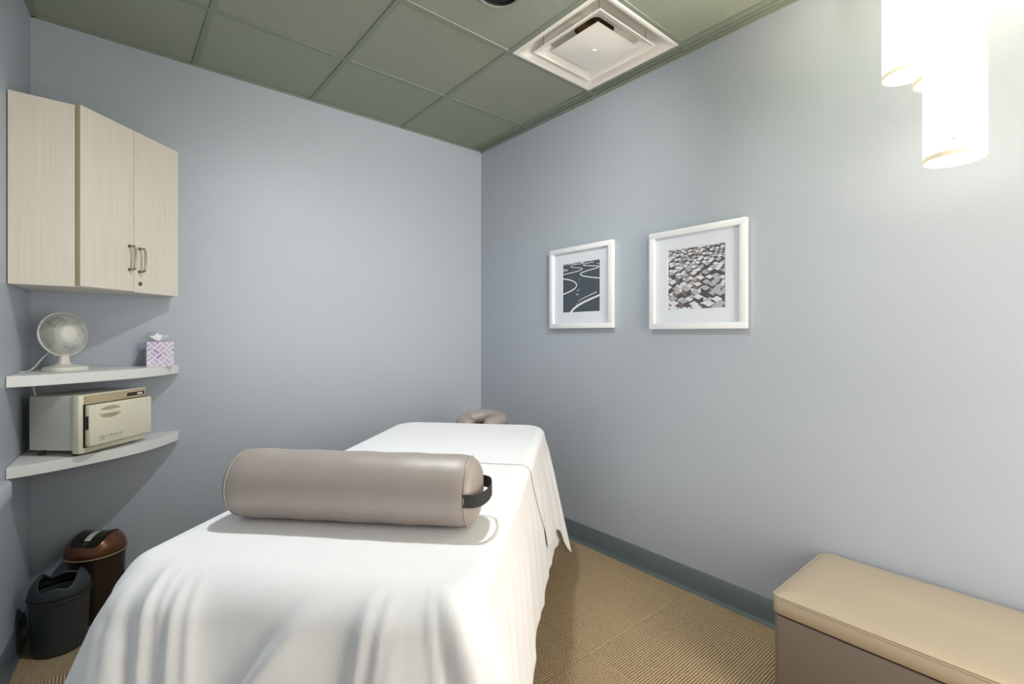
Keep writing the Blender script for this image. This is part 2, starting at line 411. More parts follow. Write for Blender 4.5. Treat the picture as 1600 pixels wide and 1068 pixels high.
def art_lines(t, w, h):
    bm = NB()
    flat(bm, [(-w, -h), (w, -h), (w, h), (-w, h)], -.0105, 0)
    def uv(px, py):
        u = (px - 175) / 384; top = 322 - 57 * u; bot = 828 - 20 * u
        return (-w + 2 * w * u, h - 2 * h * (py - top) / (bot - top))
    def ribbon(pts, w0, w1, mi=1, lift=.0004):
        P = [uv(*p) for p in pts]; P = spline([(a, b, 0) for a, b in P], 8)
        n = len(P)
        for i in range(n - 1):
            d0 = (P[min(i + 1, n - 1)] - P[max(i - 1, 0)]).normalized(); d1 = (P[min(i + 2, n - 1)] - P[i]).normalized()
            a0 = w0 + (w1 - w0) * i / (n - 1); a1 = w0 + (w1 - w0) * (i + 1) / (n - 1)
            s0 = Vector((-d0.y, d0.x)) * a0; s1 = Vector((-d1.y, d1.x)) * a1
            q = clip([(P[i].x + s0.x, P[i].y + s0.y), (P[i + 1].x + s1.x, P[i + 1].y + s1.y), (P[i + 1].x - s1.x, P[i + 1].y - s1.y), (P[i].x - s0.x, P[i].y - s0.y)], w, h)
            if q: flat(bm, q, -.0105 - lift, mi)
    ribbon([(165, 469), (255, 483), (310, 508), (324, 542), (300, 575), (245, 606), (165, 640)], .0032, .0040)
    ribbon([(575, 464), (470, 452), (390, 438), (362, 420), (400, 396), (480, 370), (546, 350), (540, 336), (470, 333), (398, 328), (420, 310), (500, 292)], .0034, .0018)
    ribbon([(165, 430), (260, 408), (350, 385), (385, 364), (340, 352), (264, 346), (290, 322), (380, 310), (405, 297)], .0026, .0014)
    ribbon([(165, 372), (212, 374), (224, 382), (165, 393)], .0018, .0018)
    ribbon([(250, 840), (300, 780), (380, 725), (470, 680), (575, 632)], .0075, .0052)
    ribbon([(343, 712), (372, 684), (450, 646), (530, 606)], .0012, .0026)
    ribbon([(530, 300), (545, 312), (570, 320)], .0014, .0014)
    ribbon([(330, 598), (345, 588), (358, 575)], .0022, .0006)
    ribbon([(325, 634), (341, 633)], .0035, .0035)
    ribbon([(353, 486), (356, 474)], .0012, .0012); ribbon([(323, 744), (323, 728)], .0012, .001)
    for a, b, y0, mi in ((178, 240, 330, 2), (230, 300, 318, 1), (300, 380, 306, 2), (372, 408, 300, 1), (400, 470, 290, 2), (455, 505, 280, 1), (500, 558, 276, 2)):
        ribbon([(a, y0), ((a + b) / 2, y0 - 7 * (b - a) / 80), (b, y0 - 15 * (b - a) / 80)], .0035, .002, mi, .0002)
    obj('art_print', bm, [M_slate, M_pwhite, M_pgrey], t, 0)
def art_blocks(t, w, h):
    bm = NB(); r = random.Random(3)
    flat(bm, [(-w, -h), (w, -h), (w, h), (-w, h)], -.0105, 2)
    y = -.0107; z = h * 1.02; row = 0
    while z > -h * 1.25:
        k = (h - z) / (2 * h)
        s = .011 + .021 * max(k, 0)
        dz = s * .48
        x = -w - s + (s if row % 2 else 0)
        while x < w + s:
            up = r.choice([-.7, -.3, .0, .4, .9]) * s * .9
            cx, cz = x + r.uniform(-.1, .1) * s, z + up - .3 * s
            a = s * .98; b = a * .52
            dr = s * .95
            y -= 1.5e-7 * 10
            L = [(cx - a, cz + .06 * s), (cx, cz - b), (cx, cz - b - dr), (cx - a, cz + .06 * s - dr)]
            Rr = [(cx, cz - b), (cx + a, cz - .06 * s), (cx + a, cz - .06 * s - dr), (cx, cz - b - dr)]
            T = [(cx - a, cz + .06 * s), (cx, cz - b), (cx + a, cz - .06 * s), (cx, cz + b)]
            lm = 3 if cx < .35 * w and r.random() < .8 else 2
            for poly, mi in ((L, lm), (Rr, 2), (T, 0 if r.random() < .5 else 1)):
                q = clip(poly, w, h)
                if q: flat(bm, q, y, mi)
            x += 2 * s
        z -= dz * 1.2; row += 1
    obj('art_print', bm, [M_p1, M_p2, M_p3, M_p4], t, 0)
picture(2.018, 1.596, 'white framed black print of winding white lines, closer to the room corner', art_lines)
picture(1.255, 1.585, 'white framed grey print of stacked square blocks, closer to the pendants', art_blocks)

# ------------------------------------------------------------- wall cabinet
CZ0, CZ1 = 1.495, 2.234
t = thing('wall_cabinet', 'pale woodgrain corner wall cabinet with two doors angled across the corner', 'cabinet', (xl(2.638), 2.638, CZ0))
ox, oy = xl(2.638), 2.638
c2, c3 = (-.0976, 2.643), (.263, 3.0036)
bm = NB()
pl = [(xl(2.638) + .003, 2.638), c2, c3, (.263, YB - .003), (xl(YB - .003) + .004, YB - .003)]
prism(bm, [(a - ox, b - oy) for a, b in pl], 0, CZ1 - CZ0, .0012, 1)
obj('body', bm, M_wood, t, 20)
u = Vector((.7071, .7071)); n = Vector((.7071, -.7071)); D0 = Vector((-.081, 2.624))
DL = .512
def door_bm(s0, s1, z0):
    bm = NB(); th = .021
    pts = []
    for s, d in ((s0, 0), (s1, 0), (s1, -th), (s0, -th)):
        p = D0 + u * s + n * d; pts.append((p.x - ox, p.y - oy))
    prism(bm, pts, z0, CZ1 - CZ0, .001, 1)
    return bm
def door_mat_edge(o):
    # the edge band on the hinge edge facing the room
    o.data.materials.append(M_woodedge)
    for f in o.data.polygons:
        if f.normal.dot(Vector((-.7071, -.7071, 0))) > .9 or f.normal.dot(Vector((.7071, .7071, 0))) > .9: f.material_index = 1
def pull(parent, s, z0, z1):
    bm = NB(); b = D0 + u * s
    def P(d, z, k=0): q = b + n * d + u * k; return (q.x - ox, q.y - oy, z - CZ0)
    path = [P(.000, z1), P(.014, z1), P(.026, z1 - .002), P(.031, z1 - .008), P(.033, z1 - .03), P(.0335, (z0 + z1) / 2), P(.033, z0 + .03), P(.031, z0 + .008), P(.026, z0 + .002), P(.014, z0), P(.0, z0)]
    tube(bm, spline(path, 4), .0045, 10)
    for z in (z0, z1): tube(bm, [P(.0002, z), P(.004, z)], .007, 12)
    obj('handle', bm, M_steel, parent)
d = obj('door', door_bm(.001, .2505, .003), M_wood, t, 20); door_mat_edge(d); pull(d, .226, 1.595, 1.701)
d = obj('door', door_bm(.2525, DL, .000), M_wood, t, 20); door_mat_edge(d); pull(d, .279, 1.591, 1.697)
bm = NB(); q = D0 + u * .284
M = Matrix.Translation((q.x - ox, q.y - oy, 1.536 - CZ0)) @ Vector((n.x, n.y, 0)).to_track_quat('Z', 'Y').to_matrix().to_4x4()
lathe(bm, [(0, .0035), (.0035, .0035), (.0038, .005), (.008, .0045), (.0095, .002), (.0095, 0)], 20, M); box(bm, -.0008, .0008, -.003, .003, .003, .0052, 0, 1, M)
obj('lock', bm, M_steel, d)

# ------------------------------------------------------------ corner shelves
def shelf(zt, label):
    t = thing('corner_shelf', label, 'shelf', (xl(2.62), 2.62, zt), 0, 'white curved corner shelves')
    bx, by = xl(2.62), 2.62
    cur = spline([(xl(2.62) + .002, 2.62, 0), (-.19, 2.642, 0), (-.086, 2.688, 0), (.02, 2.745, 0), (.113, 2.808, 0), (.19, 2.888, 0), (.255, 2.98, 0), (.285, 3.03, 0), (.292, YB - .002, 0)], 6)
    pts = [(p.x - bx, p.y - by) for p in cur] + [(xl(YB - .002) + .002 - bx, YB - .002 - by)]
    bm = NB(); prism(bm, pts, -.043, 0, .0012, 1); obj('board', bm, M_white, t, 30)
    return t
shelf(1.143, 'white curved corner shelf with the fan and tissue box, under the cabinet')
shelf(.797, 'white curved corner shelf holding the towel warmer, lower of the two')

# --------------------------------------------------------------- desk fan
FZ = 1.144
FA = math.atan2(-.81, .586)
t = thing('desk_fan', 'small white desk fan with wire grille standing on the upper corner shelf', 'fan', (-.135, 2.85, FZ), FA + PI / 2)
# local -y is the way the fan faces
bm = NB()
def ov(a, b, n=28, p=3.2):
    out = []
    for k in range(n):
        c, s = math.cos(2 * PI * k / n), math.sin(2 * PI * k / n)
        out.append((a * math.copysign(abs(c) ** (2 / p), c), b * math.copysign(abs(s) ** (2 / p), s)))
    return out
rows = []
for sc, z in ((1, 0), (1, .012), (.96, .017), (.7, .021), (.42, .026), (.3, .034), (.27, .05), (.25, .066), (.22, .075)):
    rows.append([(x * (sc if sc > .5 else sc * .9), y * sc - (.0 if sc > .5 else -.012), z) for x, y in ov(.072, .06)])
grid(bm, rows, closed=True); bm.faces.new([bm.verts.new(p) for p in rows[0]]); bm.faces.new([bm.verts.new(p) for p in rows[-1]])
obj('base', bm, M_fanw, t, 40)
HC = Vector((0, .012, .158)); RR = .0925
tilt = Matrix.Translation(HC) @ Matrix.Rotation(math.radians(-7), 4, 'X') @ Matrix.Rotation(PI / 2, 4, 'X')   # local z -> -y (front)
bm = NB(); lathe(bm, [(0, -.055), (.028, -.055), (.034, -.048), (.036, -.02), (.03, -.006), (0, -.006)], 28, tilt)
tube(bm, [(0, .03, .06), (0, .038, .1), (0, .035, .14)], .018, 14)
obj('motor_housing', bm, M_fanw, t)
bm = NB()
for zz, r, w in ((.0, RR, .0034), (-.0055, RR * .995, .0026)):
    tube(bm, [(r * math.cos(2 * PI * k / 64), r * math.sin(2 * PI * k / 64), zz) for k in range(64)], w, 8, True, tilt)
obj('grille_ring', bm, M_fanw, t)
def spiral(bm, zin, zrim, zmid, rin, n=72, sw=.5):
    for k in range(n):
        a = 2 * PI * k / n
        pts = []
        for q in range(9):
            f = q / 8; r = rin + (RR - rin) * f
            aa = a + sw * (1 - f) ** 1.4
            z = zin + (zmid - zin) * min(1, f * 1.25) if f < .8 else zmid + (zrim - zmid) * (f - .8) / .2
            pts.append((r * math.cos(aa), r * math.sin(aa), z))
        tube(bm, pts, .00125, 4, False, tilt)
bm = NB(); spiral(bm, .032, .001, .026, .026); 
for r, z in ((.05, .0285), ): tube(bm, [(r * math.cos(2 * PI * k / 48), r * math.sin(2 * PI * k / 48), z) for k in range(48)], .001, 5, True, tilt)
obj('front_grille', bm, M_fang, t)
bm = NB(); spiral(bm, -.03, -.004, -.028, .03, 54, -.3); obj('rear_grille', bm, M_fang, t)
bm = NB(); lathe(bm, [(0, .036), (.022, .0355), (.0265, .034), (.027, .031), (.026, .029), (0, .029)], 32, tilt); obj('badge', bm, M_fanw, t)
bm = NB()
lathe(bm, [(0, .02), (.018, .018), (.021, .01), (.021, -.005)], 24, tilt)
for k in range(4):
    rows = []
    for q in range(7):
        f = q / 6; r = .019 + .058 * f; wd = .3 + .55 * math.sin(PI * (.15 + .75 * f)) * .8
        rows.append([tuple(tilt @ Vector((r * math.cos(k * PI / 2 + (s - .5) * wd * 1.5 + .5 * f), r * math.sin(k * PI / 2 + (s - .5) * wd * 1.5 + .5 * f), .011 - .018 * s))) for s in (0, .25, .5, .75, 1)])
    grid(bm, rows)
o = obj('fan_blades', bm, M_blade, t, 60); md = o.modifiers.new('s', 'SOLIDIFY'); md.thickness = .0012
bm = NB(); tube(bm, spline([(-.02, .055, .085), (-.035, .075, .06), (-.055, .085, .025), (-.08, .08, .005), (-.115, .045, .004), (-.145, .015, .005), (-.16, .0, .006)], 6), .003, 8); obj('cord', bm, M_fanw, t)

# ---------------------------------------------------------------- tissue box
t = thing('tissue_box', 'cube tissue box with lilac basketweave pattern on the upper corner shelf', 'tissue box', (.150, 2.93, 1.1435))
TW, TH = .108, .121
M_tb = mat('carton_white', lin(240, 236, 244), rough=.6, var=.01)
M_tl = [mat('carton_lilac', lin(206, 188, 222), rough=.6, var=.02), mat('carton_grey_lilac', lin(206, 202, 216), rough=.6, var=.02), mat('carton_violet', lin(184, 154, 212), rough=.6, var=.02)]
bm = NB()
box(bm, 0, TW, 0, TW, 0, TH, .0008, 1)
def plank_pattern(face):
    r = random.Random(5); k = .034
    for a in range(-8, 12):
        for b in range(-8, 12):
            # basketweave of paired planks turned by 45 degrees
            for m in range(2):
                if (a + b) % 2 == 0: c, hw, hh = ((a + .5) * k, (b + .25 + .5 * m) * k), k * .42, k * .16
                else: c, hw, hh = ((a + .25 + .5 * m) * k, (b + .5) * k), k * .16, k * .42
                P = [(c[0] + sx * hw, c[1] + sy * hh) for sx, sy in ((-1, -1), (1, -1), (1, 1), (-1, 1))]
                P = [((x - y) * .7071 + .055, (x + y) * .7071 + .02) for x, y in P]
                P = [(x - TW / 2, y - TH / 2) for x, y in P]
                q = clip(P, TW / 2 - .002, TH / 2 - .002)
                if not q: continue
                mi = r.choice([1, 1, 2, 2, 3])
                q = [(x + TW / 2, y + TH / 2) for x, y in q]
                if face == 0: vs = [(x, -.0002, z) for x, z in q]
                elif face == 1: vs = [(-.0002, TW - x, z) for x, z in q]
                else: vs = [(TW + .0002, x, z) for x, z in q]
                f = bm.faces.new([bm.verts.new(v) for v in vs]); f.material_index = mi
for fc in (0, 1, 2): plank_pattern(fc)
obj('carton', bm, [M_tb] + M_tl, t, 0)
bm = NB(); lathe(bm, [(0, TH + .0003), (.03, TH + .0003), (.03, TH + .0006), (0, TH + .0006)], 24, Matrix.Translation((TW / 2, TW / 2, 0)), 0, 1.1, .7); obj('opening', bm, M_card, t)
bm = NB()
def tis(pts_fn, nu=10, nv=8):
    grid(bm, [[pts_fn(i / nu, j / nv) for i in range(nu + 1)] for j in range(nv + 1)])
cx = cy = TW / 2
def leaf1(u_, v_):
    a = (u_ - .5); w = .012 + .045 * v_
    return (cx - .004 + a * w * 1.3 - .012 * v_ + .02 * v_ * v_ * (a > .2), cy + .012 * math.sin(u_ * 7 + v_ * 2) * (.3 + v_) + .01 * a, TH + .046 * v_ * (1 - .35 * abs(math.sin(u_ * 5.2))) )
def leaf2(u_, v_):
    a = (u_ - .5)
    return (cx + .002 + .034 * v_ + a * (.006 + .014 * (1 - v_)), cy + .008 * math.sin(u_ * 6) - .012 * v_, TH + .05 * v_ ** .8 + a * .004)
def leaf3(u_, v_):
    a = (u_ - .5)
    return (cx - .004 - .034 * v_ + a * .004, cy - .008 + a * (.012 + .01 * v_) , TH + .004 + .022 * v_ + .006 * math.sin(u_ * 4))
tis(leaf1); tis(leaf2); tis(leaf3)
o = obj('tissue', bm, M_tissue, t, 60); md = o.modifiers.new('s', 'SOLIDIFY'); md.thickness = .0006

# ------------------------------------------------------------- towel warmer
WA = math.radians(46)
t = thing('towel_warmer', 'cream hot towel cabinet on the lower corner shelf', 'towel warmer', (-.086, 2.655, .798), WA)
W, D, Z0, Z1 = .335, .225, .018, .252     # local: x along the front, y into the corner
bm = NB(); box(bm, .004, W - .004, .03, D, Z0 + .006, Z1 - .004, .004); obj('body', bm, M_warmside, t)
bm = NB()
prism(bm, [(0, .03), (0, .002), (.012, -.006), (W - .012, -.006), (W, .002), (W, .03)], Z0 - .006, Z1, .003)
obj('front_frame', bm, M_warm, t)
bm = NB(); box(bm, .016, W - .016, -.0125, -.0062, Z1 - .04, Z1 - .003, .003); f = obj('control_panel', bm, M_warmd, t)
bm = NB(); box(bm, W * .64, W * .92, -.0135, -.0126, Z1 - .03, Z1 - .014, .0004, 1)
obj('switch_plate', bm, M_dark, f)
bm = NB(); box(bm, W * .80, W * .885, -.0152, -.0136, Z1 - .027, Z1 - .018, .0006, 1); obj('rocker_switch', bm, M_warm, f)
bm = NB(); box(bm, .012, W - .006, -.0075, -.006, .034, Z1 - .038, 0); obj('door_gap', bm, M_dark, t)
DZ0, DZ1 = .038, Z1 - .042
bm = NB(); box(bm, .015, W - .006, -.034, -.0078, DZ0, DZ1, .008, 3); dr = obj('door', bm, M_warm, t)
def lens(bm, x0, x1, z, h, y, up):
    n = 16; pts = []
    for k in range(n + 1):
        f = k / n; pts.append((x0 + (x1 - x0) * f, z + up * h * math.sin(PI * f) ** .7))
    for k in range(n, -1, -1):
        f = k / n; pts.append((x0 + (x1 - x0) * f, z - up * h * .25 * math.sin(PI * f)))
    v = [bm.verts.new((p[0], y, p[1])) for p in pts[:-1]]
    bm.faces.new(v)
bm = NB(); lens(bm, .06, .158, DZ1 - .026, .014, -.0345, 1); lens(bm, .06, .158, DZ1 - .050, .013, -.0345, -1)
obj('grip_recess', bm, M_warmd, dr, 0)
bm = NB(); pr = spline([(.056, -.0342, DZ1 - .0375), (.085, -.0372, DZ1 - .038), (.13, -.0372, DZ1 - .038), (.16, -.0342, DZ1 - .0375)], 6); tube(bm, pr, .006, 10, flat=(.0085, .0025)); obj('handle', bm, M_warm, dr)
bm = NB(); box(bm, .0125, .0152, -.028, -.01, .11, .165, .0008, 1); obj('hinge_slot', bm, M_dark, dr)
bm = NB()
MT = Matrix.Translation((.088, -.0343, DZ0 + .027)) @ Matrix.Rotation(PI / 2, 4, 'X')
text_mesh(bm, 'PARAGON', .017, MT)
for a in range(1):
    box(bm, .09, .165, -.0345, -.0341, DZ0 + .0195, DZ0 + .0208)
# the maker's mark: an arch with two bars under one stroke
box(bm, .058, .0835, -.0345, -.0341, DZ0 + .034, DZ0 + .0365); box(bm, .0705, .0735, -.0345, -.0341, DZ0 + .017, DZ0 + .034); box(bm, .0775, .0805, -.0345, -.0341, DZ0 + .017, DZ0 + .034)
arc = [(.0675 - .0 , DZ0 + .017), (.0665, DZ0 + .027), (.062, DZ0 + .031), (.0565, DZ0 + .029), (.0545, DZ0 + .024), (.056, DZ0 + .018), (.061, DZ0 + .0165)]
tube(bm, spline([(a, -.0342, b) for a, b in arc], 4), .0012, 6, flat=(.0003, .0013))
obj('logo', bm, M_ink, dr, 0)
for x, y in ((.03, .045), (W - .03, .045), (.03, D - .03), (W - .03, D - .03)):
    bm = NB(); lathe(bm, [(0, 0.0005), (.011, 0.0005), (.012, .003), (.012, Z0 + .006), (0, Z0 + .006)], 16, Matrix.Translation((x, y, 0))); obj('foot', bm, M_dark, t)
bm = NB(); tube(bm, spline([(.06, D, .12), (.06, D + .012, .14), (.05, D + .012, .2), (.03, D + .004, .26), (.02, D - .0, .29)], 6), .003, 8); obj('cord', bm, M_cord, t)

# ------------------------------------------------------------------ bins
def dome_ring(bm, R, Hd, zr, ow, od, p=4, n=72, k=7, drop=0):
    rows = []
    for j in range(k + 1):
        f = j / k; row = []
        for i in range(n):
            a = 2 * PI * i / n; c, s = math.cos(a), math.sin(a)
            b = (abs(c / ow) ** p + abs(s / od) ** p) ** (-1 / p)
            r = b + (R - b) * f
            row.append((r * c, r * s, zr + Hd * math.sqrt(max(0, 1 - (r / R) ** 2.5))))
        rows.append(row)
    grid(bm, rows, closed=True); return rows
def bin_body(R, zr, taper, mat_, t):
    bm = NB(); b = R * taper
    prof = [(0, .0), (b - .006, .0), (b, .006), (R - .004, zr - .012), (R, zr - .010), (R + .001, zr - .004), (R, zr), (R - .004, zr), (R - .007, zr - .012), (b - .003, .01), (0, .008)]
    lathe(bm, prof, 64); return obj('body', bm, mat_, t)
# black one, its flap missing
t = thing('waste_bin', 'black round waste bin with an open domed top, standing in front by the side wall', 'bin', (-.147, 2.755, .001), math.radians(-8))
bin_body(.1, .225, .86, M_bin, t)
bm = NB(); rows = dome_ring(bm, .1005, .098, .2255, .060, .088)
low = [(x * .985, y * .985, z - .004) for x, y, z in rows[0]]; grid(bm, [rows[0], low, [(x * .97, y * .97, z - .012) for x, y, z in rows[0]]], closed=True)
o = obj('dome_lid', bm, M_bin, t, 50); md = o.modifiers.new('s', 'SOLIDIFY'); md.thickness = .002; md.offset = 0
bm = NB()
tube(bm, [(.1018 * math.cos(2 * PI * k / 64), .1018 * math.sin(2 * PI * k / 64), .226) for k in range(64)], .0017, 6, True); obj('rim_bead', bm, M_bin, t)
for s in (-1, 1):
    bm = NB(); zz = .2255 + .098 * math.sqrt(1 - (.060 / .1005) ** 2.5)
    tube(bm, [(s * .061, 0, zz - .01), (s * .053, 0, zz - .01)], .004, 12); obj('flap_pivot', bm, M_steel, t)
# bronze one, with its flap
t = thing('waste_bin', 'bronze brown bin with dark swing flap and white paper label, against the back wall', 'bin', (-.035, 2.945, .001), math.radians(-32))
bin_body(.112, .3, .86, M_binb, t)
R2, H2, Z2 = .1125, .098, .3005
bm = NB(); rows = dome_ring(bm, R2, H2, Z2, .066, .096)
grid(bm, [rows[0], [(x * .985, y * .985, z - .004) for x, y, z in rows[0]], [(x * .97, y * .97, z - .012) for x, y, z in rows[0]]], closed=True)
o = obj('dome_lid', bm, M_brown, t, 50); md = o.modifiers.new('s', 'SOLIDIFY'); md.thickness = .002; md.offset = 0
bm = NB(); tube(bm, [((R2 + .0012) * math.cos(2 * PI * k / 64), (R2 + .0012) * math.sin(2 * PI * k / 64), Z2) for k in range(64)], .0017, 6, True); obj('rim_bead', bm, M_woodedge, t)
def flapz(x, y):
    z0 = math.sqrt(max(.02, 1 - (math.hypot(.060, y) / R2) ** 2.5)) * H2
    return Z2 + z0 + .003 - .006 * (1 - (x / .066) ** 2)
bm = NB(); rows = []
for j in range(9):
    f = j / 8; row = []
    for i in range(64):
        a = 2 * PI * i / 64; c, s = math.cos(a), math.sin(a)
        b = .955 * f * (abs(c / .066) ** 4 + abs(s / .096) ** 4) ** (-1 / 4)
        row.append((b * c, b * s, flapz(b * c, b * s)))
    rows.append(row)
rows = rows[1:]; grid(bm, rows, closed=True); bm.faces.new([bm.verts.new(p) for p in rows[0]]); grid(bm, [rows[-1], [(x * .99, y * .99, z - .01) for x, y, z in rows[-1]]], closed=True)
fl = obj('flap', bm, M_flap, t, 50)
bm = NB(); rr = []
for k in range(17):
    y = -.058 + .075 * k / 16; rr.append([(x, y, flapz(x, y) + .0012) for x in (-.012, -.004, .004, .012)])
grid(bm, rr); lab = obj('label', bm, M_lab, fl, 50)
bm = NB(); text_mesh(bm, 'TOWELS', .0165, Matrix.Identity(4))
for v in bm.verts:
    X, Y, Zz = v.co
    ly = -.054 + X * .98; lx = .006 - Y            # reads along the strip
    v.co = Vector((lx, ly, flapz(lx, ly) + .0018 + Zz * .2))
obj('lettering', bm, M_inkd, lab, 0)
bm = NB(); tube(bm, [(-.006, -.066, flapz(0, -.066) + .001), (.004, -.064, flapz(0, -.064) + .001), (.006, -.07, flapz(0, -.07) + .001), (-.004, -.073, flapz(0, -.073) + .001)], .0007, 5, True); obj('push_mark', bm, M_ink, fl)

# --------------------------------------------------------------- wall ledge
t = thing('wall_ledge', 'blue grey painted ledge with rounded end on the side wall by the corner shelves', 'ledge', (0, 0, 0))
bm = NB(); rows = []
prof = [(.0, .0), (.058, .0), (.064, -.003), (.068, -.010), (.068, -.052), (.066, -.062), (.058, -.074), (.045, -.080), (.0, -.080)]
ys_ = [2.33, 2.32, 2.30, 2.2, 1.9, 1.5]
def prow(y, sc): return [(xl(y) + .001 + a * sc, y, .812 + b) for a, b in prof]
rows = [prow(2.333, .93), prow(2.33, .97), prow(2.322, 1)] + [prow(y, 1) for y in (2.2, 1.9, 1.55)]
grid(bm, rows, closed=True)
for r in (rows[0], rows[-1]): bm.faces.new([bm.verts.new(p) for p in r])
obj('rail', bm, M_wall, t, 40)
for y in (2.2, 1.9, 1.62):
    bm = NB(); box(bm, xl(y) + .003, xl(y) + .03, y - .012, y + .012, .70, .731); obj('bracket', bm, M_wall, t)

# ------------------------------------------------------------ massage table
AX = Vector((.743, .669)); BX = Vector((.669, -.743))
def tw(a, b): p = AX * a + BX * b; return (p.x, p.y)
TA = math.atan2(.669, .743)
o2 = tw(.88, -.603)
TL, TWd, ZT_ = 1.80, .84, .80
t = thing('massage_table', 'massage table hidden by white sheets, taupe face cradle showing behind its head end', 'massage table', (o2[0], o2[1], 0), TA)
def rrect(L0, L1, w, r, n=8):
    out = []
    for cx, cy, a0 in ((L1 - r, -w + r, -90), (L1 - r, w - r, 0), (L0 + r, w - r, 90), (L0 + r, -w + r, 180)):
        for k in range(n + 1):
            a = math.radians(a0 + 90 * k / n); out.append((cx + r * math.cos(a), cy + r * math.sin(a)))
    return out
bm = NB(); prism(bm, rrect(.058, TL - .02, TWd / 2 - .02, .11), .70, ZT_ - .014, .026, 4); obj('padded_top', bm, M_vinyl, t)
bm = NB()
for sy in (-1, 1): box(bm, .06, TL - .06, sy * .34 - .015, sy * .34 + .015, .625, .699, .003)
for x in (.07, TL / 2, TL - .07): box(bm, x - .015, x + .015, -.325, .325, .625, .699, .003)
M_beech = mat('beech_wood', lin(176, 132, 84), rough=.45, var=.08, vscale=12)
obj('frame', bm, M_beech, t)
for x in (.1, TL - .1):
    for sy in (-1, 1):
        bm = NB(); box(bm, x - .028, x + .028, sy * .305 - .018, sy * .305 + .018, .012, .66, .004); l = obj('leg', bm, M_beech, t)
        bm = NB(); lathe(bm, [(0, 0.001), (.022, 0.001), (.026, .006), (.026, .014), (0, .014)], 16, Matrix.Translation((x, sy * .305, 0))); obj('foot', bm, M_black, l)
# face cradle: arms, plate and horseshoe cushion
CR = Vector((TL + .19, -.018))
bm = NB()
for s in (-1, 1): tube(bm, [(TL - .1, CR.y + s * .07, .690), (CR.x - .04, CR.y + s * .07, .690), (CR.x, CR.y + s * .07, .70)], .008, 10)
prism(bm, [(CR.x + .13 * math.cos(2 * PI * k / 24), CR.y + .13 * math.sin(2 * PI * k / 24)) for k in range(24)], .70, .715)
obj('cradle_support', bm, M_black, t)
bm = NB(); rows = []
n = 56
for k in range(n + 1):
    a = math.radians(180 - 18) - math.radians(324) * k / n
    f = abs(k / n - .5) * 2
    rad = .102; tr = .052 * (1 - .15 * f ** 6)
    dent = 1 - .14 * math.exp(-((k / n - .30) / .018) ** 2) - .10 * math.exp(-((k / n - .67) / .018) ** 2)
    if k in (0, n): tr *= .55
    elif k in (1, n - 1): tr *= .88
    c = Vector((CR.x + rad * .95 * math.cos(a), CR.y + rad * 1.05 * math.sin(a), .773))
    rows.append([(c.x + tr * dent * math.cos(q) * math.cos(a), c.y + tr * dent * math.cos(q) * math.sin(a), c.z + tr * .92 * dent * math.sin(q) + .012 * math.sin(a * 1 + 2)) for q in [2 * PI * i / 20 for i in range(20)]])
grid(bm, rows, closed=True)
for r in (rows[0], rows[-1]): bm.faces.new([bm.verts.new(p) for p in r])
obj('face_cradle', bm, M_vinyl, t, 60)

# ------------------------------------------------------------------- sheets
def smooth(e0, e1, v):
    k = min(1, max(0, (v - e0) / (e1 - e0))); return k * k * (3 - 2 * k)
rc, rl = .125, .04
hw = TWd / 2
def perimeter(step=.0075):
    """points of the table outline: (x, y, nx, ny, s)"""
    P = []
    def line(a, b, n_):
        L_ = math.dist(a, b); m = max(2, int(L_ / step))
        for i in range(m):
            f = i / m; P.append((a[0] + (b[0] - a[0]) * f, a[1] + (b[1] - a[1]) * f, n_[0], n_[1]))
    def arc(cx, cy, a0):
        m = 20
        for i in range(m):
            a = math.radians(a0 + 90 * i / m); P.append((cx + rc * math.cos(a), cy + rc * math.sin(a), math.cos(a), math.sin(a)))
    line((rc, -hw), (TL - rc, -hw), (0, -1)); arc(TL - rc, -hw + rc, -90)
    line((TL, -hw + rc), (TL, hw - rc), (1, 0)); arc(TL - rc, hw - rc, 0)
    line((TL - rc, hw), (rc, hw), (0, 1)); arc(rc, hw - rc, 90)
    line((0, hw - rc), (0, -hw + rc), (-1, 0)); arc(rc, -hw + rc, 180)
    out, s = [], 0
    for i, p in enumerate(P):
        if i: s += math.dist(p[:2], P[i - 1][:2])
        out.append(p + (s,))
    return out, s + math.dist(P[-1][:2], P[0][:2])
PER, PLEN = perimeter()
fr = random.Random(21)
PLEATS = []
def pleat(x, y, amp, wd, slope, d0, steep=.3):
    # a pleat that starts at the outline point nearest (x, y); its steep face looks back along the outline
    b = min(PER, key=lambda p: (p[0] - x) ** 2 + (p[1] - y) ** 2)
    PLEATS.append((b[4], amp, wd, slope, d0, steep))
# at the foot, following the creases of the cloth
for y, a, w, sl, d0, st in ((.385, .022, .050, .15, .0, .25), (.335, .010, .03, .1, .03, .6), (.285, .024, .045, .16, -.03, .2), (.225, .020, .040, .17, .0, .25), (.175, .008, .05, .1, .06, .8),
                            (.06, .008, .10, .0, .08, 1), (-.03, .007, .08, .1, .05, 1), (-.145, .020, .060, -.75, .02, .35), (-.205, .014, .040, -.1, -.01, .35), (-.275, .012, .05, -.1, .03, .6),
                            (.36, .007, .016, .2, -.02, .4), (.31, .006, .015, .2, -.03, .4), (.255, .007, .014, .2, -.03, .4), (.20, .006, .016, .2, -.02, .4), (-.24, .006, .016, -.1, -.02, .4), (-.31, .007, .016, .1, -.03, .4), (-.375, .006, .015, .1, -.03, .4), (-.345, .022, .045, .14, -.02, .25), (-.40, .012, .035, .18, .01, .4)):
    pleat(0, y, a, w, sl, d0, st)
